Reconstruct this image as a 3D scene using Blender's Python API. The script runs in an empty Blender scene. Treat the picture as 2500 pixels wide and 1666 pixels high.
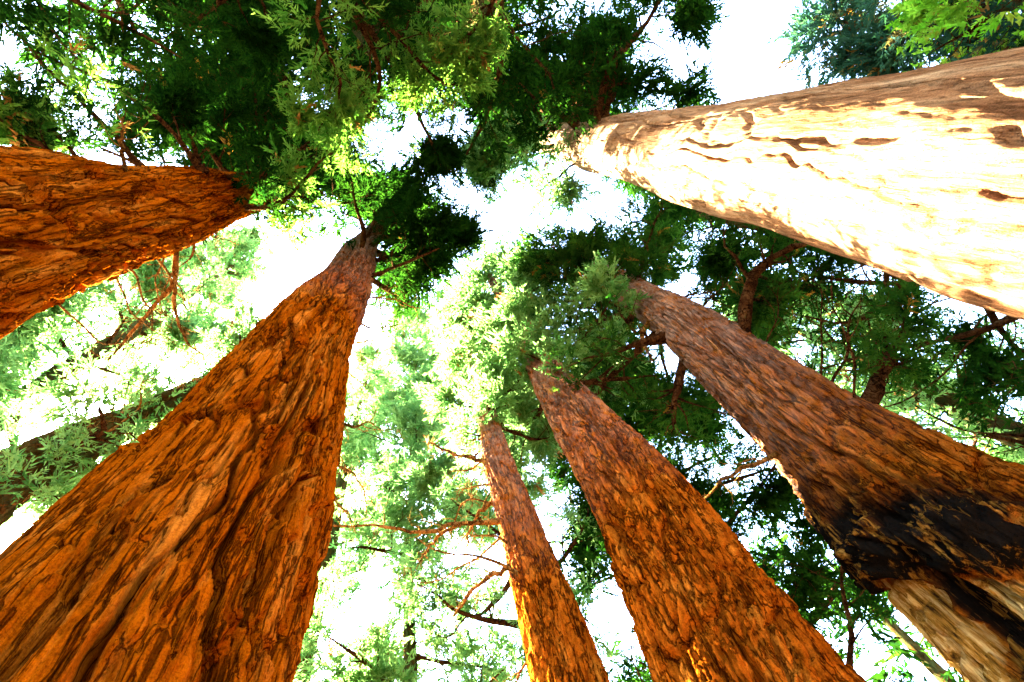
import bpy, math
import numpy as np
from mathutils import Matrix, Vector

scene = bpy.context.scene
COL = scene.collection
PI = math.pi

# ------------------------------------------------------------------ camera
# plan: +x is the right of the picture, +y its bottom, +z up; the lens looks up into the crowns
TILT = math.radians(22.78)
HEAD = Vector((0.4375, 0.8992, 0.0))                 # way the lens leans from straight up
rot = Matrix.Rotation(TILT, 3, Vector((-HEAD.y, HEAD.x, 0)))
right, down, fwd = rot @ Vector((1, 0, 0)), rot @ Vector((0, 1, 0)), rot @ Vector((0, 0, 1))
CAM = Vector((0, 0, 1.6))
cd = bpy.data.cameras.new('camera')
cam = bpy.data.objects.new('camera', cd); COL.objects.link(cam)
m = Matrix((right, -down, -fwd)).transposed().to_4x4(); m.translation = CAM
cam.matrix_world = m
cd.lens = 18.0; cd.sensor_width = 36.0; cd.clip_start = 0.05; cd.clip_end = 3000
scene.camera = cam

# ------------------------------------------------------------------ sky, sun, exposure
SUN_EL = math.radians(44)
SUN_DIR = Vector((-0.669 * math.cos(SUN_EL), 0.743 * math.cos(SUN_EL), math.sin(SUN_EL))).normalized()
w = bpy.data.worlds.new('World'); scene.world = w; w.use_nodes = True
nt = w.node_tree; nt.nodes.clear()
sky = nt.nodes.new('ShaderNodeTexSky'); sky.sky_type = 'NISHITA'; sky.sun_disc = False
sky.sun_elevation = SUN_EL
sky.sun_rotation = math.atan2(SUN_DIR.x, SUN_DIR.y)
sky.air_density = 1.0; sky.dust_density = 1.0; sky.ozone_density = 1.0
bg = nt.nodes.new('ShaderNodeBackground'); bg.inputs[1].default_value = 0.05
wo = nt.nodes.new('ShaderNodeOutputWorld')
nt.links.new(sky.outputs[0], bg.inputs[0]); nt.links.new(bg.outputs[0], wo.inputs[0])
sd = bpy.data.lights.new('sun', 'SUN'); sd.energy = 5.0; sd.angle = math.radians(0.5); sd.color = (1.0, 0.93, 0.80)
so = bpy.data.objects.new('sun', sd); COL.objects.link(so)
so.rotation_euler = SUN_DIR.to_track_quat('Z', 'Y').to_euler(); so.location = (0, 0, 60)
vs = scene.view_settings
vs.view_transform = 'Standard'; vs.look = 'None'; vs.gamma = 1.0; vs.use_curve_mapping = False
vs.exposure = 6.95
scene.cycles.max_bounces = 8; scene.cycles.diffuse_bounces = 4; scene.cycles.transmission_bounces = 4
scene.cycles.use_denoising = True
scene.cycles.denoising_prefilter = 'ACCURATE'

# ------------------------------------------------------------------ materials
def newmat(name):
    mt = bpy.data.materials.new(name); mt.use_nodes = True
    n = mt.node_tree; n.nodes.clear()
    out = n.nodes.new('ShaderNodeOutputMaterial')
    return mt, n, out
def nd(n, t, **kw):
    x = n.nodes.new(t)
    for k, v in kw.items(): setattr(x, k, v)
    return x
def ramp(n, fac, stops):
    r = nd(n, 'ShaderNodeValToRGB'); e = r.color_ramp.elements
    e[0].position, e[0].color = stops[0][0], (*stops[0][1], 1)
    e[1].position, e[1].color = stops[-1][0], (*stops[-1][1], 1)
    for p, c in stops[1:-1]:
        x = e.new(p); x.color = (*c, 1)
    n.links.new(fac, r.inputs[0]); return r.outputs[0]
def noise(n, vec, scale, detail=4, rough=0.6):
    x = nd(n, 'ShaderNodeTexNoise'); x.inputs['Scale'].default_value = scale
    x.inputs['Detail'].default_value = detail; x.inputs['Roughness'].default_value = rough
    n.links.new(vec, x.inputs['Vector']); return x.outputs[0]
def mix(n, fac, a, b, bt='MIX'):
    x = nd(n, 'ShaderNodeMix', data_type='RGBA', blend_type=bt)
    for s, v in ((0, fac), (6, a), (7, b)):
        if isinstance(v, (int, float)): x.inputs[s].default_value = v
        elif isinstance(v, tuple): x.inputs[s].default_value = (*v, 1)
        else: n.links.new(v, x.inputs[s])
    return x.outputs[2]

def bark_mat(name, dark, mid, light, lichen=None, fiss=0.78, z0=10, z1=24, stretch=0.10, grain=26, bump=1.0, char=False):
    mt, n, out = newmat(name)
    tc = nd(n, 'ShaderNodeTexCoord')
    mp = nd(n, 'ShaderNodeMapping'); mp.inputs['Scale'].default_value = (1, 1, stretch)
    n.links.new(tc.outputs['Object'], mp.inputs[0]); v = mp.outputs[0]
    c = ramp(n, noise(n, v, 2.6, 6, 0.65), [(0.28, dark), (0.5, mid), (0.74, light)])
    g = noise(n, v, grain, 5, 0.7)
    c = mix(n, 0.8, c, ramp(n, g, [(0.3, (0.30, 0.26, 0.22)), (0.52, (1, 1, 1)), (0.72, (1.35, 1.35, 1.35))]), 'MULTIPLY')
    sp = noise(n, tc.outputs['Object'], 42, 4, 0.75)
    c = mix(n, 0.6, c, ramp(n, sp, [(0.35, (0.35, 0.30, 0.26)), (0.5, (0.95, 0.95, 0.95)), (0.68, (1.5, 1.5, 1.5))]), 'MULTIPLY')
    fm = nd(n, 'ShaderNodeMapping'); fm.inputs['Scale'].default_value = (1, 1, stretch * 0.8)
    n.links.new(tc.outputs['Object'], fm.inputs[0])
    fn = noise(n, fm.outputs[0], 5.5, 5, 0.6)
    fis = ramp(n, fn, [(0.470, (1, 1, 1)), (0.495, (0.04, 0.03, 0.03)), (0.505, (0.04, 0.03, 0.03)), (0.530, (1, 1, 1))])  # fine crack lines: furrow shade painted dark into the bark colour
    c = mix(n, fiss, c, fis, 'MULTIPLY')
    cn = noise(n, fm.outputs[0], 2.0, 4, 0.52)
    cf = ramp(n, cn, [(0.484, (1, 1, 1)), (0.494, (0.02, 0.015, 0.015)), (0.506, (0.02, 0.015, 0.015)), (0.516, (1, 1, 1))])  # coarse crack lines, their black shade also put into the colour
    c = mix(n, fiss, c, cf, 'MULTIPLY')
    if lichen:
        sx = nd(n, 'ShaderNodeSeparateXYZ'); n.links.new(tc.outputs['Object'], sx.inputs[0])
        mr = nd(n, 'ShaderNodeMapRange'); mr.inputs[1].default_value = z0; mr.inputs[2].default_value = z1
        n.links.new(sx.outputs[2], mr.inputs[0])
        pn = ramp(n, noise(n, tc.outputs['Object'], 3.5, 6, 0.7), [(0.35, (0.0, 0.0, 0.0)), (0.62, (1, 1, 1))])
        ml = nd(n, 'ShaderNodeMath', operation='MULTIPLY')
        n.links.new(mr.outputs[0], ml.inputs[0]); n.links.new(pn, ml.inputs[1])
        c = mix(n, ml.outputs[0], c, lichen)
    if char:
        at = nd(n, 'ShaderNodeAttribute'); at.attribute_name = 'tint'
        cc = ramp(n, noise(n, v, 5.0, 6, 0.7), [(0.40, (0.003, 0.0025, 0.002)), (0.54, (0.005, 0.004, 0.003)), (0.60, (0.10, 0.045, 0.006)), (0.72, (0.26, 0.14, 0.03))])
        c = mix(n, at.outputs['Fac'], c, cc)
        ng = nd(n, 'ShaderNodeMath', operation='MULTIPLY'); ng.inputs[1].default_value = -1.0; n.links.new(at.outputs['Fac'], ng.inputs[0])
        wd = ramp(n, noise(n, v, 9.0, 6, 0.75), [(0.38, (0.02, 0.010, 0.003)), (0.5, (0.22, 0.105, 0.014)), (0.66, (0.50, 0.34, 0.12))])  # golden ramp: sunlight on the columns painted as pale wood
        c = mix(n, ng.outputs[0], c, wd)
    p = nd(n, 'ShaderNodeBsdfPrincipled'); n.links.new(c, p.inputs['Base Color'])
    p.inputs['Roughness'].default_value = 0.85; p.inputs['Specular IOR Level'].default_value = 0.0
    b1 = nd(n, 'ShaderNodeBump'); b1.inputs['Strength'].default_value = bump; b1.inputs['Distance'].default_value = 0.07
    n.links.new(mix(n, 1.0, mix(n, 0.5, g, fis), cf, 'MULTIPLY'), b1.inputs['Height'])
    b2 = nd(n, 'ShaderNodeBump'); b2.inputs['Strength'].default_value = bump; b2.inputs['Distance'].default_value = 0.02
    n.links.new(sp, b2.inputs['Height']); n.links.new(b1.outputs[0], b2.inputs['Normal'])
    n.links.new(b2.outputs[0], p.inputs['Normal'])
    n.links.new(p.outputs[0], out.inputs[0])
    return mt

RED = ((0.09, 0.013, 0.0004), (0.205, 0.040, 0.0006), (0.34, 0.105, 0.010))
BROWN = ((0.025, 0.011, 0.003), (0.055, 0.023, 0.005), (0.10, 0.05, 0.012))
M = {}
M['bark_red'] = bark_mat('bark_red', *RED)
M['bark_red_high'] = bark_mat('bark_red_high', *RED, lichen=(0.20, 0.14, 0.095), z0=15, z1=24)
M['bark_plate'] = bark_mat('bark_plate', (0.085, 0.015, 0.001), (0.21, 0.047, 0.0022), (0.34, 0.11, 0.010), lichen=(0.22, 0.15, 0.10), z0=9, z1=18, stretch=0.3, grain=20)
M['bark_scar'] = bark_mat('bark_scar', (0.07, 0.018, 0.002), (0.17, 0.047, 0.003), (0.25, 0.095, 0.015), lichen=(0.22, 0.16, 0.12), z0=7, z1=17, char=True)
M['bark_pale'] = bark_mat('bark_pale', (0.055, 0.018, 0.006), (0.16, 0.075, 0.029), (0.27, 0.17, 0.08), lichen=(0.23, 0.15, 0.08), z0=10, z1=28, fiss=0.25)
M['bark_brown'] = bark_mat('bark_brown', *BROWN, lichen=(0.03, 0.035, 0.010), z0=4, z1=12, stretch=0.3)
M['limb'] = bark_mat('limb_bark', (0.016, 0.007, 0.003), (0.04, 0.017, 0.006), (0.09, 0.045, 0.016), stretch=1.0, grain=18)
M['limb_dead'] = bark_mat('dead_limb', (0.08, 0.035, 0.008), (0.16, 0.075, 0.016), (0.24, 0.13, 0.04), stretch=1.0, grain=18)
M['char'] = bark_mat('charred_bark', (0.003, 0.003, 0.004), (0.006, 0.005, 0.005), (0.10, 0.05, 0.012), stretch=0.6, grain=14, bump=0.8)

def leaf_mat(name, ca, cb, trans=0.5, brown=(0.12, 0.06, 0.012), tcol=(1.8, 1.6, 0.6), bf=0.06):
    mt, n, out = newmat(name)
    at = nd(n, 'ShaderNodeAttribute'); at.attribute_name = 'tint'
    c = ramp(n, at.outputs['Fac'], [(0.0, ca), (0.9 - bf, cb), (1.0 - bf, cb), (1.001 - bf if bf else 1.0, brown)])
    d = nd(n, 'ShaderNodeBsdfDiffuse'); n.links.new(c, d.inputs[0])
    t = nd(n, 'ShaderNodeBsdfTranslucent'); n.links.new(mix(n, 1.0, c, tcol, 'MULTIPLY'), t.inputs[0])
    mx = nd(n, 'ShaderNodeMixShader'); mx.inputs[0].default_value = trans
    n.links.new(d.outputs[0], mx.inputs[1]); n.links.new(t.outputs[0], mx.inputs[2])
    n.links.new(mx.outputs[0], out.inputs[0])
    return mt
M['leaf_dark'] = leaf_mat('sequoia_leaf_shaded', (0.0010, 0.007, 0.0012), (0.0055, 0.021, 0.0028), bf=0.003)  # dark copy of the leaf, shade of the crowns put into its colour
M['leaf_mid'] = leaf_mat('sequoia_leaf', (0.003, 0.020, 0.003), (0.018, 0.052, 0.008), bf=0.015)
M['leaf_pale'] = leaf_mat('sequoia_leaf_sunlit', (0.022, 0.090, 0.012), (0.085, 0.19, 0.036), trans=0.62, tcol=(1.75, 1.3, 1.6), bf=0.015)  # light copy of the same leaf, sunlight put into its colour
M['leaf_lime'] = leaf_mat('sequoia_leaf_lime', (0.014, 0.065, 0.005), (0.065, 0.145, 0.018), trans=0.6, tcol=(1.7, 1.35, 1.0), bf=0.02)  # bright copy for the low boughs, sun glow put into the colour
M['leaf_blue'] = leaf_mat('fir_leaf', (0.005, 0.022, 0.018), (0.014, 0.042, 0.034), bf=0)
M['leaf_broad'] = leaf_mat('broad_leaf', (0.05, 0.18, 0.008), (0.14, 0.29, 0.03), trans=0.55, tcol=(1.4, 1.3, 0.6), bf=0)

# ------------------------------------------------------------------ numeric helpers
def h01(a, b, s):
    x = (a.astype(np.int64) * 374761393 + b.astype(np.int64) * 668265263 + int(s) * 974634777) & 0xffffffff
    x = ((x ^ (x >> 13)) * 1274126177) & 0xffffffff
    x = ((x ^ (x >> 16)) * 2246822519) & 0xffffffff
    return ((x ^ (x >> 15)) & 0xffffff) / float(0x1000000)
def vnoise(u, v, n, s):
    iu, iv = np.floor(u), np.floor(v); fu, fv = u - iu, v - iv
    fu = fu * fu * (3 - 2 * fu); fv = fv * fv * (3 - 2 * fv)
    a = h01(iu % n, iv, s); b = h01((iu + 1) % n, iv, s); c = h01(iu % n, iv + 1, s); d = h01((iu + 1) % n, iv + 1, s)
    return (a * (1 - fu) + b * fu) * (1 - fv) + (c * (1 - fu) + d * fu) * fv
def fbm(u, v, n, s, o=4, g=0.5):
    t, a, k = 0.0, 1.0, 0.0
    for i in range(o):
        t = t + a * vnoise(u, v, n, s + i * 17); k += a; a *= g; u = u * 2; v = v * 2; n = n * 2
    return t / k
def voronoi(u, v, n, s):
    iu, iv = np.floor(u), np.floor(v)
    f1 = np.full(u.shape, 9.0); f2 = f1.copy(); idv = np.zeros(u.shape)
    for i in (-1, 0, 1):
        for j in (-1, 0, 1):
            cu, cv = iu + i, iv + j
            a = h01(cu % n, cv, s); b = h01(cu % n, cv, s + 5)
            d = np.hypot(cu + 0.1 + 0.8 * a - u, cv + 0.1 + 0.8 * b - v)
            near = d < f1
            f2 = np.where(near, f1, np.minimum(f2, d)); idv = np.where(near, h01(cu % n, cv, s + 9), idv)
            f1 = np.where(near, d, f1)
    return f2 - f1, idv
def sstep(a, b, x):
    t = np.clip((x - a) / (b - a), 0, 1); return t * t * (3 - 2 * t)

def mesh_obj(name, verts, faces, mat, parent, smooth=True, tint=None):
    verts = np.asarray(verts, np.float32); faces = np.asarray(faces, np.int32)
    k = faces.shape[1]
    me = bpy.data.meshes.new(name)
    me.vertices.add(len(verts)); me.vertices.foreach_set('co', verts.ravel())
    me.loops.add(faces.size); me.loops.foreach_set('vertex_index', faces.ravel())
    me.polygons.add(len(faces)); me.polygons.foreach_set('loop_start', np.arange(0, faces.size, k, dtype=np.int32))
    me.polygons.foreach_set('loop_total', np.full(len(faces), k, np.int32))
    me.polygons.foreach_set('use_smooth', np.full(len(faces), smooth, bool))
    if tint is not None:
        at = me.attributes.new('tint', 'FLOAT', 'POINT'); at.data.foreach_set('value', np.asarray(tint, np.float32))
    me.update(calc_edges=True)
    me.materials.append(mat)
    o = bpy.data.objects.new(name, me); COL.objects.link(o)
    if parent is not None: o.parent = parent
    return o

# ------------------------------------------------------------------ trunks
def axis_at(spec, z):
    a = np.array(spec['axis'])                       # rows: z, x, y, radius
    x = np.interp(z, a[:, 0], a[:, 1]); y = np.interp(z, a[:, 0], a[:, 2]); r = np.interp(z, a[:, 0], a[:, 3])
    return x, y, r

def bark_relief(spec, th, z, r):
    s = spec['seed']; u = th / (2 * PI)
    n1, hh1, a1 = spec['plate']
    n2, hh2, a2 = spec['crack']
    wx = fbm(u * 9, z * 0.55, 9, s, 4) - 0.5
    wy = fbm(u * 12, z * 0.8, 12, s + 40, 3) - 0.5
    e1, id1 = voronoi((u * n1 + wx * spec.get('wander', 1.6)) , z / hh1 + wy * 1.1, n1, s + 3)
    e2, id2 = voronoi((u * n2 + wx * 3.2 + wy), z / hh2 + wx * 1.3, n2, s + 7)
    wid = spec.get('gap', 0.14)
    keep = sstep(0.22, 0.5, fbm(u * 14, z * 0.7, 14, s + 60, 3))          # cracks die out in places
    keep = np.maximum(keep, spec.get('long', 0.0))
    keep2 = sstep(0.38, 0.6, fbm(u * 20, z * 1.1, 20, s + 90, 3))
    nr_ = max(6, int(n1 * 0.62)); lz = 0.62 / hh1
    w1 = np.abs(fbm(u * nr_ + wx * 1.2, z * lz + wy * 0.3, nr_, s + 111, 3, 0.45) - 0.5)
    w2 = np.abs(fbm(u * nr_ * 2 + wx * 2.2, z * lz * 1.6, nr_ * 2, s + 131, 3, 0.45) - 0.5)
    fur = 1 - np.minimum(sstep(0.004, 0.030, w1), sstep(0.03, wid, e1) * keep + 1 - keep)
    d = -a1 * fur * (0.5 + 0.5 * keep) + a1 * 0.30 * (id1 - 0.5) + a1 * 0.5 * np.sqrt(np.clip(w1 / 0.2, 0, 1)) * 0.5
    d += -a2 * (1 - sstep(0.003, 0.026, w2)) * keep2
    d += -a2 * (1 - sstep(0.03, wid * 1.15, e2)) * (0.12 + 0.88 * keep2) + a2 * 0.5 * (id2 - 0.5) * (0.3 + 0.7 * keep2)
    n3 = n2 * 2
    e3, id3 = voronoi(u * n3 + wx * 5, z / (hh2 * 0.42) + wy * 3, n3, s + 13)
    pit = sstep(0.52, 0.64, fbm(u * 26, z * 1.7, 26, s + 95, 3))
    d += -a2 * 0.6 * (1 - sstep(0.02, 0.26, e3)) * pit + a2 * 0.25 * (id3 - 0.5)
    fine = spec.get('fine', 0.016)
    fib = np.abs(fbm(u * 75 + wx * 4, z * 0.9, 75, s + 151, 4, 0.6) - 0.5) * 2
    d += -fine * 1.5 * (1 - sstep(0.0, 0.25, fib))
    d += fine * (fbm(u * 110, z * 3.0, 110, s + 21, 4, 0.6) - 0.5) * 2
    nf, af, fz = spec.get('flute', (7, 0.10, 5.0))
    fl = fbm(u * nf + wx * 0.6, z * 0.12, nf, s + 51, 2) - 0.5
    d += fl * 2 * af * np.exp(-z / fz) + (fbm(u * 4, z * 0.25, 4, s + 71, 3) - 0.5) * 0.10 * np.minimum(r, 1)
    sc = np.clip(r / spec['axis'][0][3], 0.25, 1.0)
    return d * (0.35 + 0.65 * sc)

def trunk(spec, root, cols, rows, mat, extra=None, char=None):
    bx, by = spec['axis'][0][1], spec['axis'][0][2]
    ztop = spec['axis'][-1][0]
    D = math.hypot(bx, by); zc = 1.6
    p1 = math.atan2(ztop - zc, D); p0 = math.atan2(spec.get('zlow', 3.0) - zc, D)
    low = np.linspace(-0.25, spec.get('zlow', 3.0), max(8, rows // 10), endpoint=False)
    z = np.concatenate([low, zc + D * np.tan(np.linspace(p0, p1, rows))])
    face = math.atan2(-by, -bx)
    nf = int(cols * 0.74); half = math.radians(100)
    a = np.concatenate([np.linspace(-half, half, nf, endpoint=False), np.linspace(half, 2 * PI - half, cols - nf, endpoint=False)]) + face
    Z, A = np.meshgrid(z, a, indexing='ij')
    X, Y, R = axis_at(spec, Z)
    sw = np.minimum(np.maximum(Z, 0) / 6, 1) * 0.07; X = X + sw * np.sin(Z * 0.47 + spec['seed']); Y = Y + sw * np.sin(Z * 0.61 + spec['seed'] * 2.1)
    R = R * (1 + 0.015 * np.sin(Z * 0.8 + spec['seed'] * 1.7) + 0.01 * np.sin(Z * 2.1 + spec['seed']))
    flare = 1 + spec.get('flare', 0.35) * np.exp(-np.maximum(Z, 0) / 1.6)
    R = R * flare
    rel = bark_relief(spec, A % (2 * PI), Z, R)
    if extra is not None: rel = rel + extra(A, Z, R)
    R = np.maximum(R + rel, 0.02)
    P = np.stack([X - bx + R * np.cos(A), Y - by + R * np.sin(A), Z], -1).reshape(-1, 3)
    nr, nc = Z.shape
    i = np.arange(nr - 1)[:, None] * nc; j = np.arange(nc)[None, :]; jn = (j + 1) % nc
    F = np.stack([i + j, i + jn, i + nc + jn, i + nc + j], -1).reshape(-1, 4)
    return mesh_obj('trunk', P, F, mat, root, tint=None if char is None else char(A, Z, R).ravel())

# ------------------------------------------------------------------ limbs and foliage
class Tubes:
    def __init__(self): self.v, self.f, self.n = [], [], 0
    def add(self, pts, rad, k=5):
        pts = np.asarray(pts, float); rad = np.asarray(rad, float); n = len(pts)
        t = np.gradient(pts, axis=0); t /= np.linalg.norm(t, axis=1)[:, None] + 1e-9
        ref = np.array([0.31, 0.17, 0.93]) if abs(t[0, 2]) < 0.9 else np.array([0.9, 0.3, 0.1])
        a = np.cross(t, ref); a /= np.linalg.norm(a, axis=1)[:, None] + 1e-9
        b = np.cross(t, a)
        an = np.arange(k) * 2 * PI / k
        ring = pts[:, None, :] + rad[:, None, None] * (np.cos(an)[None, :, None] * a[:, None, :] + np.sin(an)[None, :, None] * b[:, None, :])
        i = np.arange(n - 1)[:, None] * k; j = np.arange(k)[None, :]; jn = (j + 1) % k
        self.v.append(ring.reshape(-1, 3))
        self.f.append(np.stack([i + j, i + jn, i + k + jn, i + k + j], -1).reshape(-1, 4) + self.n)
        self.n += n * k
    def build(self, name, mat, parent):
        return mesh_obj(name, np.concatenate(self.v), np.concatenate(self.f), mat, parent)

def resample(pts, n):
    pts = np.asarray(pts, float)
    # Catmull-Rom through the given points
    p = np.vstack([2 * pts[0] - pts[1], pts, 2 * pts[-1] - pts[-2]])
    t = np.linspace(0, len(pts) - 1 - 1e-6, n); k = t.astype(int); f = (t - k)[:, None]
    a, b, c, d = p[k], p[k + 1], p[k + 2], p[k + 3]
    return 0.5 * (2 * b + (c - a) * f + (2 * a - 5 * b + 4 * c - d) * f ** 2 + (3 * b - a - 3 * c + d) * f ** 3)

def wiggle(rng, start, direc, length, n, curl=0.25, lift=0.0):
    d = np.array(direc, float); d /= np.linalg.norm(d)
    p = np.array(start, float); out = [p.copy()]
    for i in range(n - 1):
        d = d + rng.normal(0, curl, 3) / math.sqrt(n) * 1.6 + np.array([0, 0, lift / n]); d /= np.linalg.norm(d)
        p = p + d * length / (n - 1); out.append(p.copy())
    return np.array(out)

def limb(rng, pts, r0, subs, sublen, frames, twigs=3, dead=False, tip=0.12, k=5):
    """one branch with its side branches and twigs; frames collects where foliage grows"""
    T = Tubes(); n = len(pts)
    s = np.linspace(0, 1, n)
    T.add(pts, r0 * ((1 - s) ** 0.8 * (1 - tip) + tip) * (1 + 0.55 * np.exp(-s * 22)) * (1 + 0.12 * rng.normal(0, 1, n)), k)
    for i in range(subs):
        t = 0.22 + 0.78 * (i + rng.random()) / subs; t = min(t, 0.995)
        x = t * (n - 1); j = min(int(x), n - 2); f = x - j
        p = pts[j] * (1 - f) + pts[j + 1] * f; tg = pts[j + 1] - pts[j]; tg = tg / (np.linalg.norm(tg) + 1e-9)
        sd = np.cross(tg, [0, 0, 1]); sd = sd / (np.linalg.norm(sd) + 1e-9) * (1 if i % 2 else -1)
        fwt = math.exp(rng.normal(0, 1.5))
        d = tg * rng.uniform(0.25, 0.9) + sd * rng.uniform(0.5, 1.0) + np.array([0, 0, rng.uniform(-0.45, 0.35)])
        L = sublen * (1.05 - 0.5 * t) * rng.uniform(0.55, 1.25)
        sp = wiggle(rng, p, d, L, 6, 0.38, rng.uniform(-0.3, 0.7))
        rs = max(0.012, r0 * ((1 - t) * 0.5 + 0.12) * 0.75)
        T.add(sp[[0, 1, 2, 3, 5]], rs * np.array([1, 0.85, 0.7, 0.55, 0.25]), 4 if dead or r0 > 0.11 else 3)
        for q in range(twigs):
            y = rng.uniform(1.2, 4.9); jj = int(y); ff = y - jj
            tp = sp[jj] * (1 - ff) + sp[jj + 1] * ff; td = sp[jj + 1] - sp[jj]; td = td / (np.linalg.norm(td) + 1e-9)
            d2 = td * 0.6 + rng.normal(0, 0.6, 3) + np.array([0, 0, 0.05])
            tw = wiggle(rng, tp, d2, L * rng.uniform(0.25, 0.55), 4, 0.4, rng.uniform(-0.4, 0.3))
            T.add(tw if dead else tw[[0, 1, 3]], max(0.007, rs * 0.4) * (np.linspace(1, 0.3, 4) if dead else np.array([1, 0.7, 0.3])), 3)
            if not dead:
                for a in (1, 2, 3): frames.append((tw[a], tw[a] - tw[a - 1], fwt))
        if not dead:
            for a in (2, 3, 4, 5): frames.append((sp[a], sp[a] - sp[a - 1], fwt * 1.2))
    return T

def spray_template(rng, nb, wide=0.06, flat=0.55):
    V = []
    def blade(p, d, L, wd):
        sdv = np.cross(d, rng.normal(0, 1, 3)); sdv /= np.linalg.norm(sdv) + 1e-9
        q = p + d * L * 0.25
        V.extend([q + sdv * wd, q - sdv * wd, p + d * L])
    blade(np.zeros(3), np.array([1.0, 0, 0]), 1.0, wide * 0.6)
    for i in range(nb):
        t = 0.05 + 0.85 * (i + rng.random()) / nb
        an = rng.uniform(0, 2 * PI); c, s = math.cos(an), math.sin(an) * flat
        sp = rng.uniform(0.5, 1.15)
        d = np.array([math.cos(sp), math.sin(sp) * c, math.sin(sp) * s]); d /= np.linalg.norm(d)
        blade(np.array([t, 0, 0]), d, (0.5 - 0.28 * t) * rng.uniform(0.7, 1.25), wide * rng.uniform(0.35, 0.6))
    return np.array(V)
_r = np.random.default_rng(5)
SPRAYS = [spray_template(_r, 13, 0.10) for _ in range(6)]
BROADS = [spray_template(_r, 14, 0.16, 1.0) for _ in range(5)]

def foliage(rng, name, frames, count, base, mat, parent, px=0.032, jit=0.3, size=1.0, temps=SPRAYS, droop=0.0):
    fr = np.array([f[0] for f in frames]); fd = np.array([f[1] for f in frames]); fw = np.array([f[2] for f in frames])
    idx = rng.choice(len(fr), count, p=fw / fw.sum())
    pos = fr[idx]; dist = np.linalg.norm(pos + np.array(base) - np.array(CAM), axis=1)
    sc = np.clip(px * dist, 0.16, 1.1) * rng.uniform(0.6, 1.35, count) * size
    pos = pos + rng.normal(0, 1, (count, 3)) * (jit * sc)[:, None]
    d = fd[idx]; d = d / (np.linalg.norm(d, axis=1)[:, None] + 1e-9) + rng.normal(0, 0.55, (count, 3)); d[:, 2] -= droop
    d /= np.linalg.norm(d, axis=1)[:, None]
    a = np.cross(d, rng.normal(0, 1, (count, 3))); a /= np.linalg.norm(a, axis=1)[:, None] + 1e-9
    b = np.cross(d, a)
    VV, TT = [], []
    ti = rng.random(count); which = rng.integers(0, len(temps), count)
    for k, tp in enumerate(temps):
        s = np.where(which == k)[0]
        if not len(s): continue
        B = np.stack([d[s], a[s], b[s]], 1) * sc[s][:, None, None]
        P = np.einsum('vk,nkc->nvc', tp, B) + pos[s][:, None, :]
        VV.append(P.reshape(-1, 3)); TT.append(np.repeat(ti[s], len(tp)))
    V = np.concatenate(VV); F = np.arange(len(V)).reshape(-1, 3)
    o = mesh_obj(name, V, F, mat, parent, smooth=False, tint=np.concatenate(TT))
    o['kind'] = 'stuff'
    return o

def tree_root(name, loc, label, group='tall conifers of the grove'):
    o = bpy.data.objects.new(name, None); COL.objects.link(o); o.location = loc
    o['label'] = label; o['category'] = 'tree'; o['group'] = group
    return o

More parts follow.
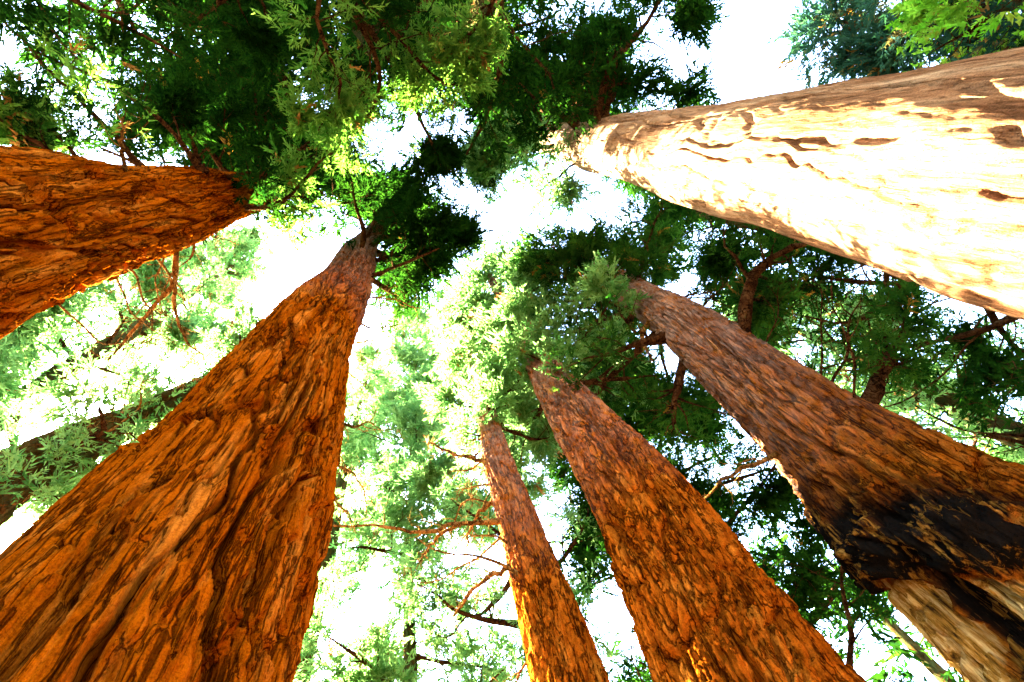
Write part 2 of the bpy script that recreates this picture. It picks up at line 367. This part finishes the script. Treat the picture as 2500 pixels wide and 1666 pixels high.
def crown(spec, root, rng, zc, zt, R, n, count, leaf, subs=6, twigs=3, elev=(-0.15, 0.5), arc=None, r0=0.13, shape=0.7,
          extra=(), px=0.032, jit=0.3, size=1.0, temps=SPRAYS, droop=0.0, dead_below=0, limbmat='limb', rk=0.45, tufts=None, bare=None, low=None):
    bx, by = spec['axis'][0][1], spec['axis'][0][2]
    frames = []; ga = rng.uniform(0, 6.28)
    for i in range(n):
        t = (i + rng.random() * 0.8) / n
        z = zc + (zt - zc) * t
        az = ga + i * 2.39996 + rng.normal(0, 0.25)
        if arc: az = arc[0] + (((az - arc[0] + PI) % (2 * PI)) - PI) * arc[1] / PI
        L = R * ((1 - t) ** shape * 0.85 + 0.15) * (0.62 + 0.38 * min(1, t / 0.18)) * rng.uniform(0.75, 1.15)
        x, y, r = axis_at(spec, z)
        el = elev[0] + (elev[1] - elev[0]) * t + rng.normal(0, 0.12)
        d = np.array([math.cos(az) * math.cos(el), math.sin(az) * math.cos(el), math.sin(el)])
        st = np.array([x - bx, y - by, z]) + np.array([math.cos(az), math.sin(az), 0]) * r * 0.7
        pts = resample(wiggle(rng, st, d, L + r * 0.3, 8, 0.3, rng.uniform(-0.1, 0.6)), 11)
        rr = min(r0 * (0.5 + 0.5 * (1 - t)) * rng.uniform(0.75, 1.2), r * 0.6)
        limb(rng, pts, rr, subs, R * rk, frames, twigs).build('branch', M[limbmat], root)
    for pts, rr, sb, sl, dead in extra:
        q = resample(np.array(pts) - np.array([bx, by, 0]), 12) + rng.normal(0, 0.025, (12, 3))
        q[0] = np.array(pts[0]) - np.array([bx, by, 0])
        fr2 = []
        limb(rng, q, rr, sb, sl, fr2, twigs, dead, tip=0.3, k=7).build('dead_branch' if dead else 'branch', M['limb_dead' if dead else limbmat], root)
        frames += fr2
    face = math.atan2(-by, -bx)
    if tufts:                                                     # short leafy shoots on the stem itself
        z0, z1, nt_, ln = tufts
        for i in range(nt_):
            z = z0 + (z1 - z0) * (i + rng.random()) / nt_; az = face + rng.uniform(-1.7, 1.7); x, y, r = axis_at(spec, z)
            st = np.array([x - bx + math.cos(az) * r * 0.8, y - by + math.sin(az) * r * 0.8, z])
            pts = resample(wiggle(rng, st, (math.cos(az), math.sin(az), rng.uniform(-0.3, 0.4)), ln * rng.uniform(0.7, 1.3), 5, 0.3), 7)
            f2 = []; limb(rng, pts, 0.03, 4, ln * 0.5, f2, 2).build('branch', M[limbmat], root)
            frames += [(a_, b_, 2.0) for a_, b_, c_ in f2]
    if bare:                                                      # thin dead boughs, drooping
        z0, z1, nt_, ln, a0, aw = bare[:6]
        for i in range(nt_):
            z = z0 + (z1 - z0) * (i + rng.random()) / nt_; az = a0 + rng.uniform(-aw, aw); x, y, r = axis_at(spec, z)
            st = np.array([x - bx + math.cos(az) * r * 0.8, y - by + math.sin(az) * r * 0.8, z])
            pts = resample(wiggle(rng, st, (math.cos(az), math.sin(az), rng.uniform(-0.2, 0.5)), ln * rng.uniform(0.5, 1.4), 7, 0.45, rng.uniform(-1.4, 0.2)), 16)
            limb(rng, pts, rng.uniform(0.02, 0.045), 7, ln * 0.4, [], 3, True, tip=0.25).build('dead_branch', M[bare[6] if len(bare) > 6 else 'limb_dead'], root)
    if low:                                                       # low boughs that hang out into the sun
        boughs, cnt, lf = low; f3 = []
        for pts, rr, sb, sl in boughs:
            q = resample(np.array(pts) - np.array([bx, by, 0]), 12) + rng.normal(0, 0.03, (12, 3))
            limb(rng, q, rr, sb + 3, sl * 1.15, f3, 4, tip=0.25, k=6).build('branch', M[limbmat], root)
        foliage(rng, 'low_foliage', f3, cnt, (bx, by, 0), M[lf], root, px, jit, size, temps, 0.15)
    foliage(rng, 'crown', frames, count, (bx, by, 0), M[leaf], root, px, jit, size, temps, droop)
    return frames
#@@TREES
# ------------------------------------------------------------------ the ground (below the frame; the trunks stand on it)
def build_ground():
    mt, n, out = newmat('forest_floor')
    tc = nd(n, 'ShaderNodeTexCoord')
    c = ramp(n, noise(n, tc.outputs['Object'], 1.2, 8, 0.65), [(0.3, (0.04, 0.022, 0.012)), (0.5, (0.09, 0.05, 0.025)), (0.7, (0.16, 0.10, 0.05))])
    p = nd(n, 'ShaderNodeBsdfPrincipled'); n.links.new(c, p.inputs['Base Color']); p.inputs['Roughness'].default_value = 0.95
    b = nd(n, 'ShaderNodeBump'); b.inputs['Distance'].default_value = 0.05
    n.links.new(noise(n, tc.outputs['Object'], 14, 6, 0.7), b.inputs['Height']); n.links.new(b.outputs[0], p.inputs['Normal'])
    n.links.new(p.outputs[0], out.inputs[0])
    # finer near the trunks, reaching the horizon
    g = np.sign(np.linspace(-1, 1, 121)) * (np.abs(np.linspace(-1, 1, 121)) ** 3.2) * 1500
    X, Y = np.meshgrid(g, g, indexing='ij')
    d = np.hypot(X, Y)
    Z = (fbm(X * 0.3 + 500, Y * 0.3 + 500, 4096, 3, 3) - 0.5) * 0.25 * np.exp(-d / 60)
    nn = 121; i = np.arange(nn - 1)[:, None] * nn; j = np.arange(nn - 1)[None, :]
    F = np.stack([i + j, i + nn + j, i + nn + j + 1, i + j + 1], -1).reshape(-1, 4)
    o = mesh_obj('ground', np.stack([X, Y, Z], -1).reshape(-1, 3), F, mt, None)
    o['kind'] = 'structure'
build_ground()

def spec(seed, axis, plate, crack, **k):
    return dict(seed=seed, axis=axis, plate=plate, crack=crack, **k)
def rg(s): return np.random.default_rng(s)

# ------------------------------------------------------------------ T2: the great trunk in the foreground
t2 = spec(4, [(-0.3, -2.86, 4.71, 1.66), (6.1, -2.84, 4.71, 1.50), (10.7, -2.87, 4.69, 1.27), (15.9, -2.83, 4.72, 1.05), (25, -2.79, 4.72, 0.74), (34, -2.7, 4.7, 0.42), (43, -2.6, 4.7, 0.06)],
          (17, 4.2, 0.34), (38, 1.9, 0.10), flute=(6, 0.22, 9.0), gap=0.17, fine=0.016, wander=2.2, zlow=3.2)
def scar2(A, Z, R):
    d = 0
    for a0, z0, wa, wz, dep in ((-0.62, 4.55, 0.075, 0.42, 0.34), (-0.30, 4.1, 0.05, 0.7, 0.24), (-1.45, 4.9, 0.10, 0.9, 0.26), (-0.05, 5.6, 0.035, 1.0, 0.16)):
        q = ((((A - a0 + PI) % (2 * PI)) - PI) / wa) ** 2 + ((Z - z0) / wz) ** 2
        d = d - dep * np.exp(-q * q)
    return d
r = tree_root('sequoia_tree', (-2.86, 4.71, 0), 'huge orange-red deeply furrowed trunk in the left foreground, widest at the bottom left corner')
trunk(t2, r, 380, 450, M['bark_red_high'], scar2)
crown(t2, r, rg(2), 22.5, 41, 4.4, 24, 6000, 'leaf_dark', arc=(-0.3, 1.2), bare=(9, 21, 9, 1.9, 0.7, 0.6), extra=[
    ([(-1.8, 5.3, 9.6), (-1.85, 5.9, 10.6), (-1.42, 6.75, 11.2), (-1.3, 7.29, 10.71)], 0.03, 5, 0.7, True),
    ([(-1.76, 5.32, 9.23), (-1.7, 6.17, 9.51)], 0.022, 3, 0.4, True),
    ([(-2.1, 4.8, 21.7), (-0.82, 4.36, 22.0), (0.74, 3.77, 22.5)], 0.09, 6, 1.6, False)])

# ------------------------------------------------------------------ T1: trunk coming in from the left edge
t1 = spec(11, [(-0.3, -6.82, 1.62, 1.52), (11.7, -6.81, 1.61, 1.33), (15, -6.8, 1.65, 1.17), (19.8, -6.77, 1.79, 0.96), (24.7, -6.69, 2.0, 0.68), (32, -6.5, 2.1, 0.40), (44, -6.3, 2.1, 0.06)],
          (16, 2.8, 0.28), (38, 1.3, 0.10), zlow=8, gap=0.19, fine=0.025)
r = tree_root('sequoia_tree', (-6.82, 1.62, 0), 'thick rust-red trunk reaching in from the left edge, upper of the two big left trunks')
trunk(t1, r, 230, 270, M['bark_red'])
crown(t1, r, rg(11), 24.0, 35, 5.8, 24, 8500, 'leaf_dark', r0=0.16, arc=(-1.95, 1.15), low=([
    ([(-6.2, 2.1, 20.8), (-4.82, 1.99, 21.0), (-3.59, 0.82, 21.2), (-2.23, -0.36, 21.5)], 0.09, 12, 1.3),
    ([(-7.3, 0.7, 17.5), (-8.0, -0.4, 17.4), (-9.2, -1.9, 17.6), (-10.4, -3.0, 18.5)], 0.08, 10, 1.3),
    ([(-7.5, 0.7, 15.2), (-8.2, 0.0, 14.9), (-8.7, -0.5, 14.6)], 0.06, 8, 0.9)], 900, 'leaf_lime'), tufts=(24.5, 30, 8, 0.9), bare=(12, 20, 8, 2.0, 1.3, 0.5), extra=[
    ([(-6.4, 2.4, 24.1), (-5.06, 2.56, 24.6), (-3.54, 2.36, 25.0), (-2.12, 2.11, 25.4)], 0.11, 6, 1.8, False),
    ([(-6.5, 2.2, 16.9), (-6.53, 3.48, 16.36), (-7.02, 4.23, 15.69), (-7.63, 5.14, 14.7)], 0.09, 7, 1.4, True),
    ([(-6.52, 3.49, 16.19), (-6.41, 4.78, 15.86), (-6.23, 5.93, 16.47)], 0.05, 5, 1.0, True),
    ([(-6.5, 1.0, 14.9), (-5.9, 0.1, 13.9), (-5.65, -0.34, 13.6)], 0.05, 5, 0.9, True),
    ([(-5.93, 1.36, 26.5), (-5.46, -0.91, 27.5), (-5.76, -3.18, 28.0), (-6.36, -5.68, 28.5)], 0.2, 10, 2.4, False),
    ([(-6.1, 0.9, 18.5), (-6.9, -0.3, 18.6), (-7.9, -1.3, 18.3), (-9.3, -1.9, 17.8)], 0.09, 8, 1.5, False),
    ([(-6.0, 1.1, 20.0), (-5.3, 0.9, 20.2), (-4.9, 1.5, 19.6)], 0.06, 6, 0.8, False),
    ([(-6.6, 0.6, 19.6), (-7.0, -0.4, 19.9), (-7.5, -1.3, 20.0)], 0.06, 8, 1.0, False),
    ([(-7.6, 0.7, 15.8), (-8.0, -0.1, 15.4), (-8.3, -0.6, 15.0)], 0.05, 9, 0.9, False)])

# ------------------------------------------------------------------ T6: sunlit trunk at the right
t6 = spec(23, [(-0.3, 8.0, 0.18, 1.95), (7.5, 8.0, 0.18, 1.66), (10, 8.0, 0.17, 1.55), (15, 8.0, 0.02, 1.37), (20.3, 8.0, -0.16, 1.27), (29.9, 7.98, -0.5, 0.98), (38, 7.9, -0.7, 0.55), (48, 7.8, -0.8, 0.06)],
          (15, 8.0, 0.075), (46, 3.2, 0.012), long=0.2, gap=0.18, flute=(8, 0.24, 16.0), zlow=4.5, fine=0.006)
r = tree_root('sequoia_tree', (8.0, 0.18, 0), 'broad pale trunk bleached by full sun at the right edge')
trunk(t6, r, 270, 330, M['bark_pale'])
crown(t6, r, rg(23), 24, 46, 5.4, 28, 6500, 'leaf_dark', r0=0.16, arc=(-1.5, 1.2), low=([([(7.5, -0.3, 28.5), (6.2, 0.1, 28.8), (4.6, 0.6, 29.4), (3.4, 1.2, 30)], 0.09, 12, 1.8), ([(7.5, 0.2, 26), (6.6, 1.0, 26.4), (5.6, 1.9, 27)], 0.07, 9, 1.5)], 1500, 'leaf_pale'), extra=[
    ([(7.5, -0.7, 24.4), (8.09, -3.36, 24.9), (9.47, -4.98, 25.4), (11.21, -7.31, 26.0)], 0.20, 10, 2.6, False),
    ([(7.5, -0.65, 23.5), (7.01, -2.55, 24.0), (6.59, -3.53, 24.4)], 0.13, 8, 2.0, False),
    ([(7.39, -0.44, 29.4), (5.67, -0.07, 30.0), (3.24, 0.34, 31.0)], 0.14, 8, 2.0, False)])

# ------------------------------------------------------------------ T5: fire-scarred trunk at the lower right
t5 = spec(31, [(-0.3, 7.46, 5.0, 1.62), (4.5, 7.46, 5.0, 1.46), (6.6, 7.48, 5.02, 1.18), (9.6, 7.56, 4.88, 0.95), (13.3, 7.6, 4.8, 0.83), (18.3, 7.64, 4.76, 0.60), (22, 7.7, 4.7, 0.45), (27.5, 7.7, 4.6, 0.05)],
          (23, 2.2, 0.20), (54, 0.8, 0.10), zlow=2.5, gap=0.2, flare=0.25)
face5 = math.atan2(-5.0, -7.46)
def scar_shape(A, Z):
    a = ((A - face5 + PI) % (2 * PI)) - PI
    u = A % (2 * PI) / (2 * PI)
    wob = fbm(u * 9, Z * 0.5, 9, 77, 3) - 0.5
    rag = fbm(u * 34, Z * 1.6, 34, 78, 4, 0.6) - 0.5
    zb = 6.1 - 1.25 * (a + 1.0) + 1.3 * rag + 0.8 * wob; zt = 8.3 - 1.25 * (a + 1.2) + 1.7 * rag
    env = sstep(-2.2, -1.3, a) * (1 - sstep(0.1 + rag * 0.6, 0.8 + rag * 0.6, a))
    s = 0.5 + 0.5 * np.cos(a * 8.2 + 1.2 + wob * 0.9)
    return a, u, zb, zt, env, s, rag
def col5(A, Z, R):
    a, u, zb, zt, env, s, rag = scar_shape(A, Z)
    k = 1 - sstep(zb - 0.3, zb + 0.3, Z)
    lump = fbm(u * 14, Z * 1.1, 14, 81, 3); l2 = fbm(u * 60, Z * 4, 60, 82, 4, 0.6) - 0.5
    bul = env * sstep(zb, zb + 0.22, Z) * (1 - sstep(0.25, 1.0, (Z - zb) / np.maximum(zt + 0.6 - zb, 0.3)))
    return k * (0.75 * s ** 0.8 - 0.62) + bul * (0.06 + 0.62 * lump) + env * (Z > zb) * (Z < zt + 1) * l2 * 0.22
def char_sun5(A, Z, R):
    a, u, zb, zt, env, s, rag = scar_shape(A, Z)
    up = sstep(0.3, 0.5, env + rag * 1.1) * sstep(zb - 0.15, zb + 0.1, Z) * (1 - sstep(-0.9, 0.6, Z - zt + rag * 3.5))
    lo = (1 - sstep(zb - 0.1, zb + 0.2, Z)) * (1 - sstep(0.42, 0.66, s + rag * 0.5))  # char black along the grooves, shade between the columns painted in with it
    wood = (1 - sstep(zb - 0.25, zb + 0.1, Z)) * sstep(0.5, 0.72, s + rag * 0.4)  # column crests: gold of the sun painted on as bare wood
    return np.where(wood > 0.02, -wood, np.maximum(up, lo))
r = tree_root('sequoia_tree', (7.46, 5.0, 0), 'fire-scarred trunk with a black charred bulge and golden fluted columns below, lower right')
trunk(t5, r, 260, 340, M['bark_scar'], col5, char_sun5)
crown(t5, r, rg(31), 13.5, 26.5, 4.4, 24, 4600, 'leaf_mid', r0=0.14, arc=(1.15, 2.0), tufts=(18.5, 25, 10, 1.0), bare=(8.5, 18, 16, 2.6, -0.6, 1.0, 'limb'), extra=[
    ([(7.62, 4.35, 12.0), (8.34, 3.12, 13.29), (8.94, 2.56, 13.61), (9.99, 2.07, 13.63)], 0.19, 8, 2.0, False),
    ([(7.85, 4.5, 8.6), (9.06, 3.74, 9.6), (10.07, 3.3, 10.24)], 0.17, 8, 1.8, False),
    ([(7.0, 5.0, 8.8), (6.1, 5.92, 9.42), (5.76, 7.17, 9.98)], 0.06, 6, 1.0, True),
    ([(7.2, 5.0, 13.7), (6.53, 6.2, 12.85), (6.45, 6.84, 12.37)], 0.12, 6, 1.2, False),
    ([(7.35, 4.75, 16.3), (6.53, 5.12, 15.34), (6.38, 5.46, 14.12)], 0.10, 6, 1.0, True)])

# ------------------------------------------------------------------ T4
t4 = spec(41, [(-0.3, 4.3, 6.75, 1.42), (6.2, 4.3, 6.75, 1.18), (9.4, 4.26, 6.78, 1.0), (13, 4.14, 6.84, 0.83), (16.5, 4.09, 6.88, 0.60), (22, 4.0, 6.9, 0.42), (34, 3.9, 6.9, 0.05)],
          (19, 1.5, 0.19), (44, 0.6, 0.10), zlow=3, gap=0.19, flute=(7, 0.05, 5))
r = tree_root('sequoia_tree', (4.3, 6.75, 0), 'orange trunk with scaly bark plates between the slender trunk and the fire-scarred one')
trunk(t4, r, 220, 280, M['bark_plate'])
crown(t4, r, rg(41), 15.5, 33, 3.6, 22, 4200, 'leaf_pale', r0=0.10, arc=(0.73, 1.9), tufts=(15.5, 24, 14, 1.0))

# ------------------------------------------------------------------ T3: slender trunk with dead limbs
t3 = spec(53, [(-0.30, 2.26, 8.26, 0.817), (7.30, 2.22, 8.25, 0.627), (10.24, 2.04, 8.29, 0.513), (13.38, 1.96, 8.32, 0.437), (16.61, 2.09, 8.28, 0.342), (20.98, 2.09, 8.26, 0.228), (28.58, 2.09, 8.26, 0.038)],
          (13, 1.3, 0.08), (32, 0.55, 0.05), zlow=4, gap=0.22, flute=(5, 0.04, 5))
r = tree_root('sequoia_tree', (2.26, 8.27, 0), 'slender trunk with bare dead branches on its left, lower centre')
trunk(t3, r, 140, 230, M['bark_plate'])
crown(t3, r, rg(53), 15.8, 27.5, 2.8, 18, 3200, 'leaf_pale', r0=0.09, arc=(0.8, 1.7), tufts=(15.0, 22, 12, 0.9), bare=(8, 16, 9, 1.7, 3.4, 0.9), extra=[
    ([(1.61, 8.25, 11.38), (0.52, 8.06, 11.19), (-0.27, 7.98, 10.91), (-1.02, 7.82, 11.11), (-2.08, 7.50, 10.79)], 0.06, 7, 1.0, True),
    ([(0.71, 8.05, 11.15), (0.11, 8.46, 11.19), (-0.28, 8.84, 10.98)], 0.05, 5, 0.7, True),
    ([(1.66, 8.23, 13.76), (0.83, 8.13, 14.15), (0.05, 7.98, 14.70)], 0.07, 6, 0.9, True),
    ([(1.66, 8.17, 9.87), (0.99, 8.59, 9.92), (0.42, 9.21, 9.74)], 0.065, 6, 0.8, True),
    ([(1.61, 8.31, 12.24), (1.14, 8.55, 11.96), (0.85, 9.03, 11.48)], 0.06, 6, 0.8, True)])

# ------------------------------------------------------------------ T7: mossy brown trunk at the far left
t7 = spec(61, [(-0.30, -8.55, 6.23, 0.750), (11.88, -8.25, 6.49, 0.555), (13.67, -7.95, 6.86, 0.495), (15.25, -7.69, 7.16, 0.413), (19.90, -7.20, 7.73, 0.270), (25.90, -6.90, 7.95, 0.030)],
          (13, 1.0, 0.07), (36, 0.4, 0.03), zlow=8)
r = tree_root('sequoia_tree', (-8.55, 6.22, 0), 'leaning mossy brown trunk at the left edge, half hidden behind the huge orange trunk')
trunk(t7, r, 110, 150, M['bark_brown'])
crown(t7, r, rg(61), 12, 25, 2.8, 22, 3000, 'leaf_pale', r0=0.12, arc=(0.9, 1.7), tufts=(9.5, 18, 12, 0.8), bare=(9, 16, 7, 1.6, -1.2, 1.2))

# ------------------------------------------------------------------ background trees
def back_tree(seed, x, y, H, rad, zc, R, n, count, leaf, label, bark='bark_brown', name='sequoia_tree', **k):
    s = spec(seed, [(-0.3, x, y, rad), (H * 0.5, x, y, rad * 0.6), (H, x, y, 0.04)], (12, 1.2, 0.06), (30, 0.5, 0.03), zlow=5)
    r = tree_root(name, (x, y, 0), label, 'trees behind the big trunks')
    trunk(s, r, 36, 60, M[bark])
    crown(s, r, rg(seed), zc, H - 1, R, n, count, leaf, **k)
    return r
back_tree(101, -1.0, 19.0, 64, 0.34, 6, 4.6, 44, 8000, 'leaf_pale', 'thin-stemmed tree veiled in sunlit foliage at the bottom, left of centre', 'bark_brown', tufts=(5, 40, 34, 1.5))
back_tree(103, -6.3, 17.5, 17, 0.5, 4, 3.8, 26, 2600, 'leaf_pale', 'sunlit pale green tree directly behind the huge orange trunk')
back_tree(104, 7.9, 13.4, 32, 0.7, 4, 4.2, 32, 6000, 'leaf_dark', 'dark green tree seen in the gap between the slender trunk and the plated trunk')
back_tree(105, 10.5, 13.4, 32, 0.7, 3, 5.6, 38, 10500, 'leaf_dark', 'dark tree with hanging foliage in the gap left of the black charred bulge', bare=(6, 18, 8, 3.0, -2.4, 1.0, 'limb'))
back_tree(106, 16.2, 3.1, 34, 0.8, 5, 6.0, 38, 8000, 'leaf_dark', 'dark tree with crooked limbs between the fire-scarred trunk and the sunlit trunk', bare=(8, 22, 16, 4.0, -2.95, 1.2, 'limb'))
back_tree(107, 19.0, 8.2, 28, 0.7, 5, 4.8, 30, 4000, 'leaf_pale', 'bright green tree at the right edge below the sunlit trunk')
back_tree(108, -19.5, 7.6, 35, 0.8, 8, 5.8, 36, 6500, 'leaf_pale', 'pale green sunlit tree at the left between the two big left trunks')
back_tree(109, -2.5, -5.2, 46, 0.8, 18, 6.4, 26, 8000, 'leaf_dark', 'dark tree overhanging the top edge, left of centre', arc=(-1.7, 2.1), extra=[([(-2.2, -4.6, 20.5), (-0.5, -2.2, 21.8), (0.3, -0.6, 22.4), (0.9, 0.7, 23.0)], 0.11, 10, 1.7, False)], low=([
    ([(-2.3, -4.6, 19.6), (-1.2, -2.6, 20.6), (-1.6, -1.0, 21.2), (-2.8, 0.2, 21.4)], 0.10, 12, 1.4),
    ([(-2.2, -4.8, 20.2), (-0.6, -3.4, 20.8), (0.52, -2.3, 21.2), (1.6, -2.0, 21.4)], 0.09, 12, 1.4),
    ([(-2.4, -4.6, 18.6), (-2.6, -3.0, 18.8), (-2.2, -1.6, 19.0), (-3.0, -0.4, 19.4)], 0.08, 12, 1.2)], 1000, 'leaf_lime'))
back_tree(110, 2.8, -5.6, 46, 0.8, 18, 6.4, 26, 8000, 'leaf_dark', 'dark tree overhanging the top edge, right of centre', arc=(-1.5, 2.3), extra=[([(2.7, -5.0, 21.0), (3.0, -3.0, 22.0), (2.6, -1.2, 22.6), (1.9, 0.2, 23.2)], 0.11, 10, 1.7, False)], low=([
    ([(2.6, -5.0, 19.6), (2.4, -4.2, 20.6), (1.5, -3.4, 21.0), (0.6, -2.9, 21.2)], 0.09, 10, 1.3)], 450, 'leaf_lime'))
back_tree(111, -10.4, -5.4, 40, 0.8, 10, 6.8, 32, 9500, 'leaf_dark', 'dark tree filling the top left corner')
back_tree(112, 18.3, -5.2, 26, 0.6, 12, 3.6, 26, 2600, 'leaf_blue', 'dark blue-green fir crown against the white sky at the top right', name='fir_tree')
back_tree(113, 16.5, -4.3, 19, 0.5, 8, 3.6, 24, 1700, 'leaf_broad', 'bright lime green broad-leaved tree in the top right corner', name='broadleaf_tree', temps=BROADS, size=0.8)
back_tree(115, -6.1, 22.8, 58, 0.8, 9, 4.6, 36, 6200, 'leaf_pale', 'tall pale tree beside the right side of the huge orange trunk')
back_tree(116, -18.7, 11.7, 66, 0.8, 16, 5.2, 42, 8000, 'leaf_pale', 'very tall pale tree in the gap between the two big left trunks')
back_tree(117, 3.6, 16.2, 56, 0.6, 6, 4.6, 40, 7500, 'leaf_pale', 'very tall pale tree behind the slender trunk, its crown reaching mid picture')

# ------------------------------------------------------------------ added wood all round, mostly unseen, blocks low sky light
def sky_block_wood():
    rng = rg(900); frames = []
    T = Tubes()
    for i in range(64):
        a = i * 2 * PI / 64 + rng.normal(0, 0.03); D = rng.uniform(33, 50); H = rng.uniform(22, 30)
        x, y = D * math.cos(a), D * math.sin(a)
        T.add([(x, y, -0.3), (x, y, H * 0.5), (x, y, H)], [0.7, 0.45, 0.05], 6)
        for k in range(60):
            t = rng.random() ** 0.8; z = 1.5 + (H - 1.5) * t; b = rng.uniform(0, 2 * PI); q = 4.6 * (1 - t) ** 0.7 * rng.uniform(0.3, 1)
            frames.append(((x + q * math.cos(b), y + q * math.sin(b), z), (math.cos(b), math.sin(b), 0.1), 1.0))
    r = tree_root('sky_block_wood', (0, 0, 0), 'added dark wood of conifers all round the grove, blocking low sky light', 'wood behind the grove')
    r['category'] = 'wood'; r['kind'] = 'stuff'
    T.build('trunks', M['bark_brown'], r)['kind'] = 'stuff'
    o = foliage(rng, 'foliage', frames, 6000, (0, 0, 0), M['leaf_dark'], r, px=0.06, jit=0.3, size=2.0)
sky_block_wood()
